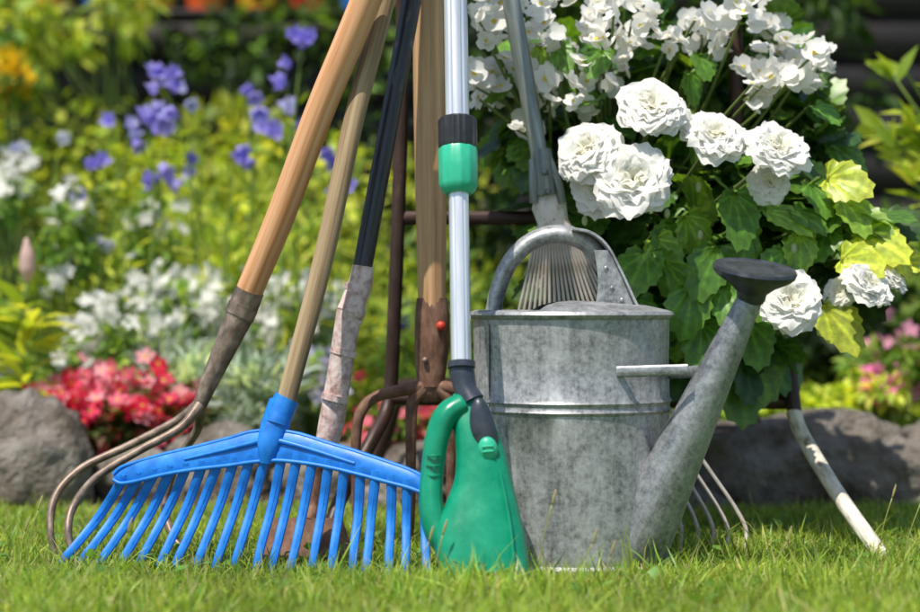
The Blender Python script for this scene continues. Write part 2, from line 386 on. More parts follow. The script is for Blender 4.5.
# ---------------------------------------------------------------- garden fork
e=empty('garden_fork')
m=M(); tube(m,[at(432,308,.18),at(431,200,.185),at(429,100,.19),at(428,0,.19),at(427,-300,.20)],[.0185,.021,.021,.0205,.02],22,4); m.obj('handle',W3,e)
m=M(); tube(m,[at(427,-300,.20)+[-.05,0,.0],at(427,-300,.20)+[.05,0,.0]],[.016,.016],14,1); m.obj('grip',W3,e)
m=M(); tube(m,[at(432,298,.18),at(432,318,.18),at(432,345,.18),at(431,370,.178),at(431,388,.175)],[.0205,.0235,.0235,.0205,.017],20,4,flat=.85)
tube(m,[at(432,372,.176),at(431,392,.175),at(431,402,.175)],[.017,.022,.012],16,4,flat=.5)
for s_ in (-1,1):
    tube(m,[at(431,386,.172),at(431+s_*28,390,.17),at(431+s_*55,397,.17),at(431+s_*70,412,.165),at(431+s_*75,440,.165),at(431+s_*75,500,.175),at(431+s_*74,560,.18)],[.0105,.0085,.0075,.0075,.007,.006,.002],10,5,flat=.8)
    tube(m,[at(431+s_*6,388,.17),at(431+s_*18,402,.17),at(431+s_*20,430,.165),at(431+s_*20,500,.175),at(431+s_*20,560,.18)],[.009,.0085,.0075,.0062,.002],10,5,flat=.8)
m.obj('fork_head',RUST,e)
m=M(); blob(m,at(441,326,.158),(.0065,.006,.0065)); m.obj('rivet',REDP,e)
m=M(); blob(m,at(425,360,.158),(.004,.004,.004)); m.obj('rivet_low',STEEL_BR,e)

# ---------------------------------------------------------------- long pole grass trimmer
e=empty('cordless_grass_trimmer')
pl=lambda v: -.02-.11*v/370
pu=lambda v: 455.5+.016*v
fl=lambda ang: 1-.07*(np.abs(np.sin(ang*3))<.28)
m=M()
tube(m,[at(pu(v),v,pl(v)) for v in (-330,0,125)],.0148,36,2,prof=fl)
tube(m,[at(pu(v),v,pl(v)) for v in (150,260,368)],.0122,36,2,prof=fl)
m.obj('pole',ALU,e,angle=30)
m=M(); rib=lambda ang:1+.02*np.sign(np.sin(ang*16))
tube(m,[at(pu(v),v,pl(v)) for v in (119,121,147,149)],[.0215,.0235,.0235,.0225],64,1,prof=rib)
m.obj('collar_black',BLACKPL,e,angle=25)
m=M(); tube(m,[at(pu(v),v,pl(v)) for v in (149,151,185,190,194)],[.0228,.0238,.0235,.021,.016],64,1,prof=lambda ang:1+.012*np.sign(np.sin(ang*12)))
m.obj('collar_green',GREEN2,e,angle=25)
m=M(); tube(m,[at(461,362,-.125),at(462,372,-.128),at(466,390,-.135),at(472,402,-.14)],[.0135,.0150,.0135,.0155],24,3); tube(m,[at(pu(v),v,pl(v)) for v in (362,368)],.0165,24,1)
m.obj('joint',NAVY,e)
st=[(394,456,482,.012),(400,450,487,.016),(420,451,496,.021),(450,456,506,.024),(480,455,513,.026),(505,446,519,.028),(530,434,525,.031),(555,434,529,.033),(575,440,531,.032),(590,452,531,.028),(602,472,526,.018)]
ST=np.array(st,float); tt_=np.linspace(0,1,26)
m=M(); rings=[]
for t in tt_:
    row=[np.interp(t*(len(st)-1),range(len(st)),ST[:,c]) for c in range(4)]
    v,l,r,d=row; y=-.13-.07*(v-394)/206; c=(l+r)/2; w=(r-l)/2
    an=np.linspace(0,2*math.pi,28,endpoint=False); rr=[]
    for a_ in an:
        ca,sa=math.cos(a_),math.sin(a_); e_=.8
        x=np.sign(ca)*abs(ca)**e_*w; yy=np.sign(sa)*abs(sa)**e_*d
        p=at(c+x,v+(x/w)*2.5,y); p[1]+=yy; rr.append(p)
    rings.append(np.array(rr))
loft(m,rings); 
tube(m,[at(464,403,-.14),at(447,414,-.145),at(437,438,-.15),at(432,475,-.155),at(431,505,-.165),at(437,532,-.17),at(453,552,-.175)],[.014,.0150,.0145,.0135,.014,.015,.015],18,5,flat=1.3)
m.obj('body',GREEN,e,angle=60,subsurf=1)
m=M(); 
RZ=lambda a:[[math.cos(a),0,math.sin(a)],[0,1,0],[-math.sin(a),0,math.cos(a)]]
blob(m,at(484,434,-.160),(.0155,.012,.043),24,16,R=RZ(-.17)); m.obj('panel',NAVY,e)
m=M(); blob(m,at(488,449,-.171),(.0115,.0075,.0145),20,12,R=RZ(-.17)); tube(m,[at(482,447,-.178),at(493,446,-.178)],.0015,8,1); tube(m,[at(482.5,452,-.178),at(493.5,451,-.178)],.0015,8,1); m.obj('button',GREEN2,e)
m=M(); tube(m,[at(500,470,-.181),at(506,500,-.193),at(511,530,-.205),at(514,560,-.218)],[.0012,.0018,.0018,.0012],8,4)
tube(m,[at(452,560,-.214),at(485,572,-.222),at(518,568,-.218)],[.001,.0022,.001],8,5)
tube(m,[at(466,480,-.174),at(458,505,-.187),at(453,535,-.20),at(458,556,-.212)],[.001,.0016,.0016,.001],8,5)
for v_ in (455,465,475,485): tube(m,[at(426,v_,-.168),at(433,v_+1,-.174),at(440,v_,-.168)],[.001,.0016,.001],6,4)
m.obj('moulded_ridges',GREEN,e)
m=M(); c=at(490,592,-.2)
for i in range(9):
    x=(i-4)*.009; p=c+[x,-.025,-.0]; tube(m,[p+[0,.02,0],p+[0,-.015,-.002],p+[0,-.035,-.004]],[.004,.0035,.001],6,1,flat=.3,ref=(0,0,1))
m.obj('cutter_blades',ALU,e)

# ---------------------------------------------------------------- watering can
e=empty('watering_can'); cx,cy=can_c; R0=.1255; H=.322
m=M()
lathe(m,[(0,.004),(R0-.006,.004),(R0-.001,.0),(R0+.0035,.004),(R0+.0035,.010),(R0-.001,.014),(R0-.001,.03),
 (R0-.0005,.08),(R0-.0015,.13),(R0-.001,.196),(R0+.002,.200),(R0-.0005,.204),(R0-.0005,.207),(R0+.002,.211),(R0-.0005,.215),(R0-.0018,.26),(R0-.001,.30),(R0-.001,.313),(R0+.003,.315),(R0+.0055,.319),(R0+.003,.323),(R0-.004,.325),(R0-.008,.322),(R0-.010,.31),(R0-.010,.20)],(cx,cy,0),seg=96)
lathe(m,[(R0-.004,.325),(R0-.03,.331),(R0-.07,.335),(.0,.337)],(cx,cy,0),seg=48,a0=-math.pi*.62,a1=math.pi*.62)
V=np.concatenate(m.V); 
for (a_,z_,dd,ss) in ((-.5,.10,.0035,.035),(.15,.26,.0025,.03),(-.2,.05,.003,.03),(.5,.15,.002,.04)):
    cpt=np.array([cx+math.sin(a_)*R0,cy-math.cos(a_)*R0,z_]); w_=np.exp(-((V-cpt)**2).sum(1)/(2*ss*ss))*dd
    r_=V[:,:2]-np.array([cx,cy]); V[:,:2]-=nz(r_)*w_[:,None]
m.V=[V]
m.obj('body',ZINC,e,angle=35)
m=M()
rings=[]
for t in np.linspace(0,1,8):
    z=.016+t*.292; rr=R0+.0006
    rings.append(np.array([[cx+math.sin(math.radians(a_))*rr*1.0,cy-math.cos(math.radians(a_))*(rr+o),z] for a_,o in ((-62,.0),(-61.6,.0012),(-57,.0012),(-56.6,.0))]))
loft(m,rings); m.obj('side_seam',ZINC,e)
def strap(m, P, W, th, sub=8):
    P,Wd=resample(P,W,sub); T=nz(np.gradient(P,axis=0)); rings=[]
    for p,t,w in zip(P,T,Wd):
        n=nz(np.cross(t,[0,1,0])); b=np.array([0,1.,0]); 
        sec=[(-.5,-.3),(-.42,-.5),(.42,-.5),(.5,-.3),(.5,.3),(.42,.5),(-.42,.5),(-.5,.3)]
        rings.append(np.array([p+b*w*x+n*th*y for x,y in sec]))
    loft(m,rings)
m=M()
tube(m,[at(493,312,.04),at(498,290,.04),at(510,262,.04),at(532,241,.04),at(560,234,.04),at(588,244,.04),at(606,270,.04),at(622,300,.04),at(628,312,.04)],[.010,.0105,.011,.0115,.012,.012,.012,.013,.014],16,6,flat=1.5)
m.obj('handle',ZINC,e)
m=M()
strap(m,[at(572,229,.02),at(590,233,.02),at(606,246,.02),at(619,270,.02),at(630,294,.02),at(637,309,.02)],[.03,.036,.044,.052,.06,.064],.004)
rings=[]
for t in np.linspace(0,1,7):
    v=250+60*t; ul=594+4*math.sin(t*3); ur=608+28*t**.9
    rings.append(np.array([at(ul,v,.0),at((ul+ur)/2,v,-.004),at(ur,v,.0),at(ur,v,.004),at((ul+ur)/2,v,.001),at(ul,v,.004)]))
loft(m,rings)
for (u_,v_) in ((606,268),(612,288),(622,300)): blob(m,at(u_,v_,-.004),(.003,.002,.003))
m.obj('handle_bracket',ZINC,e,angle=35)
a=at(640,538,-.03); b=at(751,297,-.09)
m=M(); d=b-a
tube(m,[a-d*.10+[-.004,.014,0],a,a+d*.3,a+d*.6,b-d*.08,b],[.041,.0395,.0325,.0250,.0165,.015],32,4,ref=(0,1,0))
m.obj('spout',ZINC2,e,angle=35)
m=M()
tube(m,[a-d*.02+[-.004,.010,0]+nz(d)*-.004,a+d*.02+[-.002,.006,0]],[.0432,.0405],32,1)
m.obj('solder_collar',ZINC,e,angle=35)
m2=M(); tube(m2,[at(617,372,-.073),at(650,371,-.088),at(688,370,-.098)],[.0070,.0070,.0070],12,4,flat=.3); m2.obj('spout_brace',ZINC2,e)
m2=M(); tube(m2,[at(640,374,.06),at(670,373,.01),at(708,371,-.045)],[.0075,.0075,.0075],12,4,flat=.35); m2.obj('spout_brace_rear',ZINC2,e)
m=M(); ax=nz([.10,-.235,.96]); o=at(751,299,-.09)
lathe(m,[(.0150,-.004),(.017,.0),(.018,.008),(.028,.017),(.045,.027),(.049,.031),(.0505,.036),(.049,.0395),(.046,.038),(.03,.0385),(0,.040)],o,ax,64)
X=nz(np.cross([0,1,0],ax)); Y=np.cross(ax,X)
m.obj('rose',surf('dark_rose_metal',[(.3,(.03,.036,.045)),(.7,(.10,.11,.125))],(1,1,1),60,(.25,.5),.5,.3,.0005,9),e,angle=35)
m=M()
for r_,n_ in ((.012,6),(.022,12),(.032,18),(.041,24)):
    for i in range(n_):
        a_=2*math.pi*i/n_; blob(m,o+ax*(.0393-r_*.04)+X*math.cos(a_)*r_+Y*math.sin(a_)*r_,(.0009,.0009,.0006),6,4)
m.obj('rose_holes',BLACKPL,e)

# ---------------------------------------------------------------- wire lawn rake
e=empty('wire_lawn_rake')
m=M(); tube(m,[at(455,-300,.235),at(511,0,.22),at(543,175,.21)],[.0125,.0125,.0118],18,3); m.obj('handle',GREENPOLE,e)
m=M(); tube(m,[at(541,150,.212),at(543,170,.21),at(545,195,.21)],[.014,.017,.018],18,3)
for s_ in(-1,1): tube(m,[at(541+s_*9,160,.205),at(546+s_*13,185,.20),at(548+s_*14,203,.20)],[.005,.006,.006],8,3)
blob(m,at(545,172,.192),(.005,.004,.005)); blob(m,at(548,192,.19),(.005,.004,.005))
m.obj('clamp',GREENPOLE,e)
m=M(); tube(m,[at(546,193,.21),at(549,205,.21),at(553,222,.21),at(555,232,.212)],[.016,.024,.021,.026],18,4,flat=.5); m.obj('socket',WHITEPAINT,e)
m=M(); nw=19; mid=[]
for i in range(nw):
    t=i/(nw-1); s_=t*2-1
    ut=555+s_*17; um=568+s_*50; ub=602+s_*140
    yb=.10; vg=306+264/(1+yb/DC)
    j=rng.normal(0,1.2)
    p=[at(ut,226,.212),at(um+s_*4,330,.215),at((um+ub)/2+s_*8+j,440,.212),at(ub-s_*2+j,vg-42,.18),at(ub+s_*2+j,vg-16,.14),at(ub+s_*2+j,vg-2,.10)]
    tube(m,p,[.0020,.0021,.0026,.0028,.0028,.0016],8,5); 
tube(m,[at(516,330,.211),at(572,322,.211),at(628,330,.211)],.0035,8,5,flat=.6)
m.obj('wire_tines',WIRE,e)

# ---------------------------------------------------------------- metal garden chair
e=empty('metal_garden_chair')
yf=.34
m=M()
tube(m,[at(404,-60,yf),at(401,120,yf),at(398,220,yf),at(394,320,yf),at(389,400,yf-.0),at(372,440,yf-.05),at(340,500,yf-.1),at(322,552,yf-.14)],.0100,14,5)
tube(m,[at(735,-60,yf+.02),at(738,150,yf+.02),at(745,300,yf+.01),at(788,355,yf)],.0100,14,4)
tube(m,[at(404,-56,yf),at(500,-70,yf),at(580,-74,yf),at(660,-70,yf+.01),at(735,-56,yf+.02)],.0100,14,5)
tube(m,[at(398,218,yf),at(741,218,yf+.02)],.0100,14,1,flat=.6)
tube(m,[at(391,398,yf),at(790,402,yf)],.0105,14,1)
tube(m,[at(391,398,yf),at(391,398,yf)+[0,.42,0]],.010,12,1)
tube(m,[at(790,402,yf),at(790,402,yf)+[0,.42,0]],.010,12,1)
tube(m,[at(391,398,yf)+[0,.42,0],at(790,402,yf)+[0,.42,0]],.010,12,1)
for i in range(7):
    y=.05+.055*i; box(m,(at(391,398,yf)+at(790,402,yf))/2+[0,y,.012],(.56,.04,.008))
tube(m,[at(790,402,yf),at(762,330,yf-.02),at(742,372,yf-.03),at(700,398,yf-.02)],.007,10,6)
m.obj('frame',DARKFRAME,e)
m=M()
lb=at(886,562,.09); 
tube(m,[at(794,412,yf-.02),at(799,428,yf-.035),at(812,452,yf-.06),at(842,500,yf-.14),lb],[.0110]*5,14,5)
m.obj('front_leg',WHITEWORN,e)
m=M()
tube(m,[at(788,350,yf),at(791,380,yf-.01),at(795,416,yf-.022)],[.0105]*3,14,5)
for sx,u0 in ((-1,391),(1,790)):
    a=at(u0,400,yf)+[0,.42,0]; tube(m,[a,a+[sx*.03,.02,-.1],[a[0]+sx*.08,a[1]+.1,0]],.0105,12,4)
m.obj('rear_legs',DARKFRAME,e)

# ---------------------------------------------------------------- templates for foliage
LEAF_V=np.array([(0,0,0),(-.20,.25,.05),(0,.28,0),(.20,.25,.05),(-.23,.55,.05),(0,.58,-.03),(.23,.55,.05),(0,1,-.16)])
LEAF_Q=[(1,2,5,4),(2,3,6,5)]; LEAF_T=[(0,2,1),(0,3,2),(4,5,7),(5,6,7)]
NARR_V=LEAF_V*np.array([.5,1,.6])
def ser_leaf():
    """broad, lop-sided serrated begonia leaf"""
    n=32; out=[];
    for i in range(n):
        a=2*math.pi*i/n
        r=.5*(1+.12*math.cos(a)+.07*math.sin(2*a)+.05*math.sin(5*a+1))*(1+.06*(1 if i%2 else -1))
        r*=1+.34*max(0,math.cos(a))**4
        if abs(a-math.pi)<.5: r*=.6
        out.append((math.sin(a)*r*.92,.42+math.cos(a)*r))
    out=np.array(out); c=np.array([0,.12])
    V=[(0,.1,-.02)]; 
    for f in (.35,.7,1):
        for i,(x,y) in enumerate(out):
            p=c+(np.array([x,y])-c)*f; vein=.026*math.cos(i*math.pi/2)*f
            V.append((p[0],p[1],.04*f+vein-.25*(p[0]**2)*f-.25*max(0,p[1]-.5)**2+abs(p[0])*.14+.03*math.sin(i*1.3)*f*f))
    q=[(1+k*n+i,1+k*n+(i+1)%n,1+(k+1)*n+(i+1)%n,1+(k+1)*n+i) for k in range(2) for i in range(n)]; t=[(0,1+(i+1)%n,1+i) for i in range(n)]
    tc=[[1.7,1.5,1.3]]+[[1.6,1.5,1.2] if i%4==0 else [.85]*3 for i in range(n)]+[[1.4,1.35,1.2] if i%4==0 else [.85]*3 for i in range(n)]+[[1.1,1.0,.9]]*n
    return np.array(V),q,t,np.array(tc)
SV,SQ,ST_,SC=ser_leaf()
def petal_flower(np_=5, w=.5, cup=.25):
    V=[(0,0,0)];T=[];Q=[]
    for i in range(np_):
        a=2*math.pi*i/np_; c,s=math.cos(a),math.sin(a); b=len(V)
        for (x,y,z) in ((-w*.6,.5,cup*.4),(0,.55,cup*.25),(w*.6,.5,cup*.4),(-w*.4,.92,cup),(w*.4,.92,cup),(0,1.0,cup*.9)):
            V.append((x*c-y*s,x*s+y*c,z))
        T+=[(0,b+1,b),(0,b+2,b+1),(b+3,b+1,b+5),(b+1,b+4,b+5),(b,b+1,b+3),(b+1,b+2,b+4)]
    return np.array(V),[],T
F5=petal_flower(5,.55,.25); F4=petal_flower(4,.6,.35)
def bell():
    V=[];n=10;Q=[]
    for r,z in ((.08,0),(.33,.12),(.40,.45),(.46,.75)): 
        for j in range(n): a=2*math.pi*j/n; V.append((r*math.cos(a),r*math.sin(a),z))
    for j in range(n):
        a=2*math.pi*j/n; o=j%2; V.append(((.75 if o else .52)*math.cos(a),(.75 if o else .52)*math.sin(a),1.05 if o else .85))
    for i in range(4):
        for j in range(n): Q.append((i*n+j,i*n+(j+1)%n,(i+1)*n+(j+1)%n,(i+1)*n+j))
    V=np.array(V); return V[:,[0,2,1]]*np.array([1,1,1]),Q,[]
BELL=bell()

def rdir(n): return nz(rng.normal(0,1,(n,3)))
def clump_leaves(m, C, Rr, n, size, pal, tmpl=(LEAF_V,LEAF_Q,LEAF_T,None), sub=22, subr=.35, droop=.3, mat=0, depthshade=True, vert=0, face=0):
    """leaf clumps distributed through an ellipsoid: C centre, Rr radii"""
    C=np.array(C,float);Rr=np.array(Rr,float)
    sc=rdir(sub)*(rng.uniform(.25,1,(sub,1))**.6)*Rr+C
    sh=rng.uniform(.6,1.3,sub); idx=rng.integers(0,sub,n)
    d=rdir(n); off=d*(rng.uniform(.3,1,(n,1))**.5)*Rr*subr
    p=sc[idx]+off
    p[:,2]=np.maximum(p[:,2],.01)
    out=nz((p-C)/Rr*.6+d*.6+rng.normal(0,.4,(n,3)))
    ax=nz(out+np.array([0,-face*.3,-droop+vert])+rng.normal(0,.35,(n,3)))
    nr=np.array([0,-face,1.])+out*.5+rng.normal(0,.45,(n,3))
    c=np.array(pal)[rng.integers(0,len(pal),n)]*sh[idx][:,None]*rng.uniform(.75,1.25,(n,1))
    tv,tq,tt,tc=tmpl
    scatter(m,tv,tq,tt,p,ax,nr,rng.uniform(.65,1.25,n)*size,c,mat,tc)
    return sc
def stems(m,base,pts,r=.003,col=(.12,.18,.04),mat=1):
    base=np.array(base,float)
    for p in pts:
        b=base+np.array([rng.normal(0,.03),rng.normal(0,.03),0]); mid=(b+p)/2+rng.normal(0,.02,3); mid[2]+=.03
        tube(m,[b,mid,p],[r*1.4,r,r*.6],6,3,col=col,mat=mat,cap=False)
def flowers(m,P,size,pal,tmpl=F5,mat=2,face=(0,-.7,.6),jit=.5,cent=None):
    P=np.array(P);n=len(P)
    nr=np.array(face)+rng.normal(0,jit,(n,3)); ax=rng.normal(0,1,(n,3))
    c=np.array(pal)[rng.integers(0,len(pal),n)]*rng.uniform(.88,1.06,(n,1))
    s=rng.uniform(.75,1.15,n)*size
    scatter(m,tmpl[0],tmpl[1],tmpl[2],P,ax,nr,s,c,mat)
    if cent is not None:
        tv=np.array([(-.18,-.18,.1),(.18,-.18,.1),(.18,.18,.1),(-.18,.18,.1),(0,0,.22)])
        scatter(m,tv,[],[(0,1,4),(1,2,4),(2,3,4),(3,0,4)],P,ax,nr,s,np.tile(cent,(n,1)),mat)
LM=[LEAF,STEM,PETAL]
YG=[(.54,.62,.07),(.40,.52,.06),(.64,.66,.11),(.26,.38,.045)]
MG=[(.17,.31,.05),(.25,.40,.06),(.10,.19,.03),(.36,.48,.09)]
DG=[(.022,.055,.012),(.04,.085,.018),(.06,.115,.025)]
NARR=(NARR_V,LEAF_Q,LEAF_T,None)

# ---------------------------------------------------------------- flower bed soil (mounded)
m=M(); nx,ny=90,44; X_,Y_=np.meshgrid(np.linspace(-4,4,nx),np.linspace(.66,3.55,ny),indexing='ij')
edge=np.clip((Y_-.66)/.25,0,1); right=np.clip((X_-.25)/.3,0,1)*np.clip((Y_-1.1)/.2,0,1)
Z_=edge*(.045+.02*np.sin(X_*7+Y_*3)*np.cos(Y_*9))*(1-right)-.03*right-.012*(1-edge)
V=np.stack([X_,Y_,Z_],-1).reshape(-1,3)
q=[(i*ny+j,(i+1)*ny+j,(i+1)*ny+j+1,i*ny+j+1) for i in range(nx-1) for j in range(ny-1)]
m.add(V,q); m.obj('flower_bed_soil',SOIL,angle=0)

# ---------------------------------------------------------------- rocks
def rock(c,r,seed,name='border_rock'):
    import bmesh
    from mathutils import noise as mn
    bm=bmesh.new(); bmesh.ops.create_icosphere(bm,subdivisions=5,radius=1)
    for v in bm.verts:
        p=v.co.copy(); n1=mn.noise(p*1.1+Vector((seed,0,0))); n2=mn.noise(p*3.1+Vector((0,seed,0))); n3=mn.noise(p*9+Vector((0,0,seed)))
        f=1+.30*n1+.16*n2+.06*n3; p=p*f
        p.z=math.copysign(abs(p.z)**.85,p.z); v.co=Vector((p.x*r[0],p.y*r[1],p.z*r[2]))
    me=bpy.data.meshes.new(name); bm.to_mesh(me); bm.free()
    co=np.empty(len(me.vertices)*3,np.float32); me.vertices.foreach_get('co',co)
    a=me.attributes.new('loc','FLOAT_VECTOR','POINT'); a.data.foreach_set('vector',co+seed)
    me.shade_smooth(); me.materials.append(ROCK)
    ob=bpy.data.objects.new(name,me); ob.location=c; bpy.context.scene.collection.objects.link(ob)
rock((.58,.83,.055),(.23,.14,.100),3); rock((.28,.85,.04),(.14,.12,.065),11); rock((.90,.90,.05),(.17,.14,.095),5)
rock((-.73,.78,.05),(.11,.12,.130),8); rock((-.40,.86,.04),(.10,.10,.09),14); rock((-.22,.85,.03),(.10,.09,.07),17); rock((0,.86,.03),(.15,.10,.065),21)
rock((1.35,.95,.05),(.2,.14,.1),25); rock((-1.05,.90,.05),(.16,.14,.1),27)
rock((-.56,.84,.03),(.07,.06,.06),31); rock((-.12,.76,.01),(.05,.04,.03),33); rock((.40,.72,.01),(.05,.04,.03),35); rock((.80,.74,.01),(.06,.05,.035),37)

# ---------------------------------------------------------------- big white begonia in pot
m=M(); pc=np.array([.24,.53,0]); zs=at(391,398,yf)[2]+.016
lathe(m,[(0,zs),(.085,zs),(.095,zs+.02),(.118,zs+.135),(.128,zs+.14),(.130,zs+.165),(.120,zs+.167),(.112,zs+.14),(0,zs+.13)],pc,(0,0,1),40)
m.obj('flower_pot',TERRA,angle=35)
pc[2]=zs+.14
m=M()
BG=[(.06,.155,.025),(.10,.22,.03),(.04,.10,.02),(.14,.28,.045)]
BT=(SV,SQ,ST_,SC)
for (u,v,y,ru,rv,ry_,n,size) in ((650,270,.40,.17,.13,.10,210,.064),(600,240,.33,.07,.07,.05,50,.062),(720,230,.34,.11,.10,.08,150,.064),
     (830,235,.30,.06,.05,.06,45,.062),(700,320,.32,.09,.05,.05,60,.068),(560,110,.40,.11,.08,.07,110,.048),(740,80,.42,.13,.09,.08,130,.050),(650,60,.46,.16,.12,.07,130,.05),(800,150,.40,.05,.06,.06,45,.055)):
    sc=clump_leaves(m,at(u,v,y),(ru,ry_,rv),n,size,BG,BT,sub=14,subr=.45,droop=.7,face=.8)
    stems(m,pc,sc[:5],.004,(.10,.14,.05))
LIT_YL=(.50,.60,.07); GL=(.12,.28,.04); ML=(.24,.42,.055)  # the yellow paints a backlit glow into the right-hand leaves' colour
for (u,v,y,ax_,az_,s,c) in ((838,182,.22,.9,.15,.072,LIT_YL),(812,190,.24,.3,-.6,.065,GL),(735,208,.18,-.1,-1,.080,GL),(712,258,.18,-.3,-1,.072,GL),(775,215,.2,.5,-.9,.065,ML),
   (690,300,.18,-.2,-1,.078,GL),(640,265,.2,-.5,-1,.07,GL),(832,318,.2,.1,-1,.085,LIT_YL),(800,245,.2,.3,-1,.055,ML),(870,240,.22,1,-.1,.072,LIT_YL),(858,222,.24,1,.35,.058,ML),
   (890,250,.23,1,-.3,.058,LIT_YL),(700,335,.2,0,-1,.065,GL),(672,232,.22,-.4,-.8,.06,GL),(748,290,.18,.3,-1,.065,GL),(615,300,.3,-.4,-1,.055,GL),(850,262,.2,.8,-.5,.055,LIT_YL),
   (600,55,.24,-.2,-.6,.05,GL),(560,50,.26,.4,-.4,.045,GL),(700,60,.28,.3,-.5,.05,GL),(660,250,.2,.2,-1,.065,ML),(780,262,.2,-.2,-1,.065,GL),(590,225,.28,-.2,-1,.055,GL),
   (820,110,.3,.8,-.2,.05,GL),(500,80,.3,-.5,-.6,.05,GL),(905,262,.25,.8,-.5,.045,LIT_YL),(640,310,.22,.1,-1,.065,GL),(745,240,.2,.1,-1,.07,GL),(725,300,.19,-.1,-1,.07,GL),
   (670,270,.19,.1,-1,.07,GL),(690,225,.21,.1,-1,.06,ML),(760,185,.2,.3,-.8,.055,GL),(800,215,.21,.4,-.8,.06,GL),(845,205,.23,.6,-.6,.06,ML),(655,330,.24,-.2,-1,.06,GL),(750,330,.24,.2,-1,.06,GL),
   (540,55,.3,-.3,-.8,.05,ML),(590,100,.28,-.3,-.8,.05,GL),(690,80,.28,.2,-.8,.05,GL)):
    th=rng.normal(0,.35); ax2=ax_*math.cos(th)-az_*math.sin(th); az2=ax_*math.sin(th)+az_*math.cos(th)
    p=at(u,v,y)[None]-np.array([[ax2,0,az2]])*s*.35
    scatter(m,SV*np.array([rng.uniform(.8,1.05),1,rng.uniform(.7,1.8)]),SQ,ST_,p,np.array([[ax2,-.35+rng.normal(0,.2),az2]]),np.array([[rng.normal(0,.4),-.85,.6+rng.normal(0,.25)]]),np.array([s*rng.uniform(.85,1.12)]),np.array([c])*rng.uniform(.8,1.2),0,SC)
    b=p[0]; tube(m,[pc+[0,0,.02],(pc+b)/2+[0,.05,.0],b],[.004,.003,.0022],6,4,col=(.12,.18,.05),mat=1,cap=False)
def bloom(m, c, nrm, R):
    nrm=nz(nrm); h=np.array([0,0,1.]) if abs(nrm[2])<.9 else np.array([1.,0,0]); X=nz(np.cross(h,nrm)); Y=np.cross(nrm,X)
    ns,ntt=7,6; lay=[(9,1.0,2),(10,.97,12),(11,.92,24),(11,.86,36),(11,.78,48),(10,.70,58),(8,.62,68),(7,.56,76),(5,.52,82),(5,.50,60),(4,.54,86)]
    for L,(cnt,lf,td) in enumerate(lay):
        f=min(1,L/8); tilt=math.radians(td)
        for i in range(cnt):
            a=2*math.pi*(i+.5*(L%2))/cnt+rng.normal(0,.25); ll=R*lf*rng.uniform(.84,1.10); tl=tilt+rng.normal(0,.15); ph=rng.uniform(0,6.3); tw=rng.normal(0,.4); fr=rng.uniform(.05,.11)
            rad=X*math.cos(a)+Y*math.sin(a); tan=-X*math.sin(a)+Y*math.cos(a); wd=R*(.50-.16*f)*rng.uniform(.85,1.15)
            V=[]
            for jt in range(ntt):
                t=jt/(ntt-1); w=wd*math.sin(math.pi*(.12+.66*t))**.7*(1 if t<.99 else .8)
                for js in range(ns):
                    s=js/(ns-1)*2-1
                    x=s*w; yv=ll*(t-.12*t*s*s+.03*math.sin(ph*2+5*s)*t)
                    z=.18*w*s*s*(1-.8*t)+fr*R*math.sin(ph+4.2*s+2*t)*t*t-.16*R*t**2.5+tw*x*.4
                    V.append(c+rad*(.04*R+yv*math.cos(tl)-z*math.sin(tl))+tan*x+nrm*(yv*math.sin(tl)*.62+z*math.cos(tl)+.04*R))
            q=[(a_*ns+b_,a_*ns+b_+1,(a_+1)*ns+b_+1,(a_+1)*ns+b_) for a_ in range(ntt-1) for b_ in range(ns-1)]
            cc=np.array((.95,.94,.90))
            if f>.7: cc=np.array((.95,.93,.82))
            col=np.tile(cc,(len(V),1)); col[:2*ns]*= [.97,.97,.82]
            m.add(np.array(V),q,None,col,2)
for (u,v,y,n_,r) in ((652,109,.13,(.05,-.75,.65),38),(634,181,.11,(-.15,-.95,.30),41),(588,152,.14,(-.5,-.7,.5),35),(598,190,.15,(-.4,-.8,.1),29),(714,137,.14,(.2,-.75,.65),34),
    (778,150,.14,(.3,-.7,.7),35),(790,302,.12,(.1,-.85,.4),35),(868,285,.16,(.5,-.6,.6),28),(893,279,.2,(.6,-.4,.6),18),(770,184,.17,(-.1,-.8,.2),22),(840,293,.2,(-.3,-.8,.3),17)):
    c=at(u,v,y); bloom(m,c,n_,r*S*(1+y/DC))
    back=c-nz(n_)*.012; tube(m,[pc,(pc+back)/2+[0,.05,.0],back],[.005,.004,.003],7,4,col=(.14,.19,.06),mat=1,cap=False)
P=[]
for (cu,cv,cr,n_) in ((520,30,38,28),(500,80,28,20),(560,75,30,18),(620,15,36,22),(610,60,26,12),(745,30,40,26),(790,60,32,24),(700,20,26,12),(560,10,40,18),(760,85,22,9),(820,60,14,6),(535,110,20,8),(660,40,20,8),(575,105,14,5),(500,10,24,12),(530,130,12,4),(810,75,12,5)):
    for i in range(n_):
        a_=rng.uniform(0,6.28); r_=cr*math.sqrt(rng.uniform(0,1)); P.append(at(cu+r_*math.cos(a_)*1.1,cv+r_*math.sin(a_),rng.uniform(.20,.36)))
tv,tq,tt=petal_flower(4,.95,.28)
P=np.array(P); hl=at(511,0,.22)  # keep blossoms clear of the lawn-rake handle
def onpole(p): 
    k=1+p[1]/DC; u=p[0]/(S*k)+460; v=306-(p[2]-EYE)/(S*k); return abs(u-(511+v*32/175))<17 and p[1]<.25
P=np.array([p if not onpole(p) else p+[0,.09,0] for p in P])
flowers(m,P,.0175,[(.95,.94,.91),(.95,.93,.87)],(tv,tq,tt),2,(-.1,-.6,.75),.6,(.85,.70,.10))
flowers(m,P+rng.normal(0,.004,(len(P),3))+[0,-.003,0],.012,[(.95,.94,.91)],(tv,tq,tt),2,(-.1,-.6,.75),.6)
stems(m,pc,[P[i] for i in range(0,len(P),5)],.003,(.16,.22,.06))
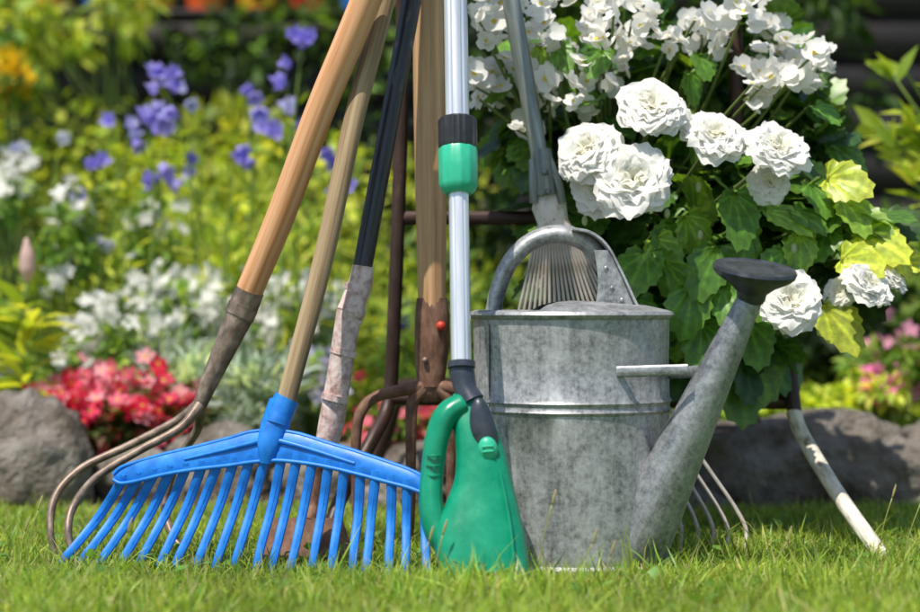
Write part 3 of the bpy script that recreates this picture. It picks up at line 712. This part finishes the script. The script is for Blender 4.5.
B=np.array([at(rng.uniform(520,860),rng.uniform(120,300),.18) for i in range(10)])
for b in B: blob(m,b,(.004,.004,.007),8,6,col=(.6,.65,.4),mat=2)
m.obj('white_begonia_plant',[LEAFB,STEM,PETAL],angle=0)

# ---------------------------------------------------------------- background planting (each its own plant)
def plant(name, cl, base, leafsize, pal, n, tmpl=(LEAF_V,LEAF_Q,LEAF_T,None), fl=None, **kw):
    m=M(); tot=sum(c[3] for c in cl)
    for (c,r,_,w) in [(c[0],c[1],0,c[3]) for c in cl]:
        sc=clump_leaves(m,c,r,int(n*w/tot),leafsize,pal,tmpl,**kw); stems(m,base,sc[::3],.004)
    if fl is not None: fl(m)
    return m.obj(name,LM,angle=0)
plant('golden_shrub',[((-1.05,2.5,.60),(.38,.25,.38),0,4),((-1.12,2.45,1.05),(.16,.2,.16),0,1),((-.86,2.45,1.12),(.10,.15,.12),0,.5),((-.65,2.4,.50),(.35,.25,.32),0,3)],(-.9,2.5,0),.055,YG,3400,face=.5)
plant('golden_shrub',[((-.25,2.3,.40),(.40,.25,.34),0,3),((.12,2.4,.33),(.3,.2,.28),0,2)],(-.2,2.3,0),.05,YG,2600,face=.5)
plant('green_shrub',[((-1.35,1.9,.45),(.35,.25,.38),0,3),((-1.3,2.2,1.0),(.2,.2,.22),0,1)],(-1.3,2.,0),.055,MG,2000,face=.5)
plant('perennial_plant',[((-.75,1.75,.33),(.35,.2,.24),0,2),((-.30,1.7,.36),(.32,.2,.27),0,2)],(-.5,1.7,0),.05,YG+MG[:1],3000,tmpl=NARR,vert=.6,face=.4)
plant('perennial_plant',[((-1.0,1.45,.22),(.25,.15,.2),0,1),((-.55,1.4,.20),(.28,.15,.15),0,1)],(-.8,1.45,0),.045,MG,1900,tmpl=NARR,vert=.3,face=.4)
plant('perennial_plant',[((.05,1.5,.22),(.26,.15,.18),0,1)],(.05,1.5,0),.045,MG,1100,tmpl=NARR,vert=.3,face=.4)
def campanula(spots, y0, size, pal, name='campanula_plant'):
    m=M()
    for (u,v,n_,sp) in spots:
        y=y0+rng.uniform(-.12,.12); top=at(u,v,y); b=np.array([top[0]+rng.normal(0,.05),y+.03,0.]); mid=(b+top)/2+[rng.normal(0,.02),0,.05]
        tube(m,[b,mid,top],[.003,.0025,.0018],6,4,col=(.20,.3,.06),mat=1,cap=False)
        P=top+rng.normal(0,1,(n_,3))*np.array([sp*.6,.02,sp])*S*1.55
        ax=np.stack([rng.normal(0,.7,n_),rng.normal(-.7,.4,n_),rng.normal(.1,.6,n_)],1)
        scatter(m,BELL[0],BELL[1],[],P,ax,rng.normal(0,1,(n_,3)),rng.uniform(.8,1.15,n_)*size,np.array(pal)[rng.integers(0,len(pal),n_)],2)
        n2=16; t=rng.uniform(.2,.97,n2)[:,None]; Pl=(b*(1-t)+top*t); 
        scatter(m,NARR_V,LEAF_Q,LEAF_T,Pl,np.stack([rng.normal(0,1,n2),rng.normal(0,1,n2),rng.uniform(.1,.9,n2)],1),np.tile([0,0,1.],(n2,1))+rng.normal(0,.3,(n2,3)),rng.uniform(.03,.06,n2),np.array(YG)[rng.integers(0,4,n2)],0)
    m.obj(name,LM,angle=0)
VI=[(.48,.42,.90),(.60,.56,.95),(.38,.32,.86)]
campanula([(165,78,5,12),(150,105,6,14),(170,125,4,10),(130,130,3,9),(112,122,2,5),(160,172,4,8),(90,175,2,8),(78,205,3,10),(245,95,2,8)],1.35,.026,VI)
campanula([(287,80,3,9),(302,46,3,7),(256,118,4,8),(235,155,3,9),(282,140,3,8),(295,118,2,8),(330,155,3,8),(200,165,2,9),(340,185,2,5)],1.3,.026,VI)
campanula([(20,155,2,5),(60,140,2,5),(105,235,3,8),(190,100,2,6)],1.5,.024,[(.6,.6,.9),(.8,.8,.9)])
def white_patch(name,u,v,y,ru,rv,n,nf,size=.014,pal=[(.94,.93,.88)],lp=MG,ls=.035,cz=None,rd=.12):
    k=1+y/DC; c=at(u,v,y); c[2]-=rv*S*k*.5; r=(ru*S*k,rd,rv*S*k)
    m=M(); sc=clump_leaves(m,c,r,n,ls,lp,sub=18,face=.4); stems(m,(c[0],y,0),sc[::2],.003)
    nh=max(3,nf//9); H_=c+nz(rng.normal(0,1,(nh,3))+[0,-.5,.5])*np.array(r)*rng.uniform(.8,1.12,(nh,1))
    P=H_[rng.integers(0,nh,nf)]+rng.normal(0,1,(nf,3))*min(.022,r[2]*.5) if nf else np.zeros((0,3))
    if nf:
        P[:,2]=np.abs(P[:,2]); flowers(m,P,size,pal,F5,2,(0,-.6,.7),.5,cz)
    m.obj(name,LM,angle=0)
white_patch('white_phlox_plant',185,300,1.35,62,34,700,330,.017)
white_patch('white_phlox_plant',120,328,1.25,42,32,500,170,.017)
white_patch('white_phlox_plant',300,302,1.4,44,34,500,220,.017)
white_patch('white_phlox_plant',10,185,1.5,22,26,200,40,.020)
white_patch('white_phlox_plant',75,215,1.4,26,40,300,36,.020)
white_patch('white_phlox_plant',150,215,1.5,20,34,200,18,.018)
white_patch('lilac_phlox_plant',315,370,1.2,25,20,250,60,pal=[(.66,.60,.88),(.8,.76,.9)])
white_patch('red_begonia_plant',122,405,1.05,84,38,1300,440,.018,[(.90,.08,.17),(.93,.20,.30),(.94,.42,.48),(.82,.03,.08)],[(.16,.08,.03),(.14,.20,.05),(.09,.17,.03)],.032,(.8,.6,.1))
white_patch('red_begonia_plant',400,425,1.05,50,30,500,60,.015,[(.8,.08,.12),(.8,.2,.25)],MG,.032)
def silver(name,u,v,y,ru,rv,n):
    k=1+y/DC; c=at(u,v,y); r=(ru*S*k,.11,rv*S*k); m=M()
    SG=[(.48,.58,.54),(.60,.69,.65),(.32,.42,.38)]
    sc=clump_leaves(m,c,r,n,.045,SG,NARR,sub=26,vert=.5,droop=0); stems(m,(c[0],y,0),sc[::2],.003,(.3,.34,.3)); m.obj(name,LM,angle=0)
silver('dusty_miller_plant',190,372,1.15,60,30,1300); silver('dusty_miller_plant',262,400,1.05,38,34,900); silver('dusty_miller_plant',160,345,1.25,30,20,500)
m=M(); b=at(22,410,1.0); b[2]=0
tube(m,[b,at(20,340,1.0),at(27,280,1.0)],[.005,.004,.003],8,4,col=(.2,.3,.06),mat=1)
tube(m,[at(27,282,1.0),at(27,270,1.0),at(27,255,1.0),at(26,238,1.0)],[.004,.014,.013,.003],10,4,col=(.80,.58,.52),mat=2)
n2=60; t=rng.uniform(.25,.92,n2)[:,None]; Pl=b*(1-t)+at(26,290,1.0)*t
scatter(m,NARR_V,LEAF_Q,LEAF_T,Pl,np.stack([rng.normal(0,1,n2),rng.normal(0,.7,n2),rng.uniform(-.1,.7,n2)],1),np.tile([0,0,1.],(n2,1))+rng.normal(0,.3,(n2,3)),rng.uniform(.07,.12,n2),np.array(YG)[rng.integers(0,4,n2)],0)
m.obj('lily_plant',LM,angle=0)
white_patch('yellow_flower_plant',12,72,2.0,28,18,300,60,.024,[(.95,.62,.02),(.92,.72,.06)])
white_patch('blue_flower_plant',10,375,1.15,26,22,250,40,.014,[(.25,.2,.6),(.4,.35,.7)])
white_patch('blue_flower_plant',405,320,1.7,12,12,60,16,.018,[(.08,.06,.55)])
plant('dark_shrub',[((.25,1.9,.5),(.5,.25,.5),0,3),((.6,1.7,.3),(.5,.2,.25),0,2)],(.35,1.9,0),.06,DG,2600)
plant('dark_shrub',[((.25,1.7,1.0),(.45,.25,.3),0,2),((.85,2.2,.95),(.2,.2,.3),0,.7)],(.4,1.8,0),.06,DG,1600)
plant('dark_shrub',[((-.45,2.9,1.0),(.35,.2,.2),0,1),((-1.2,2.9,1.3),(.4,.2,.2),0,1)],(-.5,2.95,0),.05,DG+MG[:1],900)
plant('green_shrub',[((1.1,1.8,.28),(.35,.2,.22),0,2),((1.3,2.3,.4),(.35,.2,.3),0,2)],(1.1,1.9,0),.05,MG,1600,face=.4)
m=M()
b=np.array([1.0,1.0,0.])
for (u,v,du,dv) in ((893,75,30,90),(880,120,26,70),(912,180,20,80),(905,70,30,60),(918,240,10,60),(915,130,20,60)):
    top=at(u,v,.95); tube(m,[b,(b+top)/2+[.05,0,.1],top],[.005,.004,.002],6,5,col=(.2,.28,.06),mat=1)
    n2=26; t=rng.uniform(.45,1,n2)[:,None]; mid=(b+top)/2+[.05,0,.1]; Pl=(1-t)**2*b+2*(1-t)*t*mid+t*t*top
    scatter(m,NARR_V*[1.5,1,1],LEAF_Q,LEAF_T,Pl,np.stack([rng.normal(-.2,1,n2),rng.normal(0,.5,n2),rng.uniform(-.2,1,n2)],1),rng.normal(0,.5,(n2,3))+[0,-.4,.6],rng.uniform(.05,.085,n2),np.array(YG)[rng.integers(0,4,n2)],0)
m.obj('leafy_shrub',LM,angle=0)
white_patch('pink_flower_plant',895,352,1.3,38,22,500,50,.018,[(.85,.22,.45),(.88,.38,.56)],MG)
white_patch('pink_flower_plant',880,384,1.15,26,12,250,24,.015,[(.85,.22,.45)],YG)
white_patch('ground_cover_plant',820,400,1.2,90,15,1100,0,.014,lp=YG)
white_patch('ground_cover_plant',760,372,1.8,120,22,1100,0,.014,lp=YG+MG)
white_patch('ground_cover_plant',620,400,1.25,120,25,900,0,.014,lp=MG)

# ---------------------------------------------------------------- fence + colourful pot shelf
e=empty('wooden_fence'); m=M()
for i in range(17):
    z=.07+i*.14
    a_=math.radians(7); c_,s_=math.cos(a_),math.sin(a_)
    box(m,(0,3.7,z),(11,.02,.15),R=[[1,0,0],[0,c_,s_],[0,-s_,c_]])
m.obj('boards',FENCE,e,smooth=False)
m=M()
for i in range(7): box(m,(-5.2+i*1.73,3.78,1.22),(.1,.1,2.44))
m.obj('posts',FENCE,e,smooth=False)
e=empty('flower_pot_shelf'); m=M(); box(m,(-.95,3.56,1.230),(1.8,.16,.02)); 
for i in range(4): box(m,(-1.7+i*.5,3.61,1.165),(.02,.1,.11))
m.obj('shelf_board',FENCE,e,smooth=False)
pc_=[(.85,.10,.02),(.9,.38,.02),(.8,.04,.03),(.9,.30,.02),(.02,.18,.7),(.9,.62,.03),(.85,.12,.02),(.9,.35,.02),(.7,.03,.03),(.02,.2,.7),(.9,.42,.02)]
for i,c in enumerate(pc_):
    m=M(); x=-1.75+i*.16
    lathe(m,[(0,1.241),(.052,1.241),(.068,1.34),(.074,1.345),(.074,1.362),(.062,1.36),(0,1.34)],(x,3.56,0),(0,0,1),24)
    m.obj('pot_%d'%(i+1),surf('glaze_%d'%i,[(.3,tuple(.8*a for a in c)),(.7,c)],(1,1,1),10,(.3,.5),0,.1,.0005),e)

# ---------------------------------------------------------------- light, sky, camera
sc=bpy.context.scene
w=bpy.data.worlds.new('World'); sc.world=w; w.use_nodes=True; nt=w.node_tree
sky=nt.nodes.new('ShaderNodeTexSky'); sky.sky_type='NISHITA'; sky.sun_disc=False
sd=nz([-.27,-.37,.88])   # direction towards the sun
elv=math.asin(sd[2]); az=math.atan2(sd[0],sd[1])
sky.sun_elevation=elv; sky.sun_rotation=az
nt.links.new(sky.outputs[0],nt.nodes['Background'].inputs[0]); nt.nodes['Background'].inputs[1].default_value=.15
l=bpy.data.lights.new('sun','SUN'); l.energy=5; l.angle=math.radians(.5); l.color=(1,.94,.83)
lo=bpy.data.objects.new('sun',l); lo.rotation_euler=Vector(sd).to_track_quat('Z','Y').to_euler(); sc.collection.objects.link(lo)
cam=bpy.data.cameras.new('camera'); co=bpy.data.objects.new('camera',cam); sc.collection.objects.link(co)
co.location=(0,-2.4,.33); co.rotation_euler=(math.radians(90),0,0); cam.lens=75.1; cam.clip_end=500
cam.dof.use_dof=True; cam.dof.focus_distance=2.42; cam.dof.aperture_fstop=2.8
sc.camera=co
sc.view_settings.view_transform='Standard'; sc.view_settings.look='None'; sc.view_settings.exposure=0
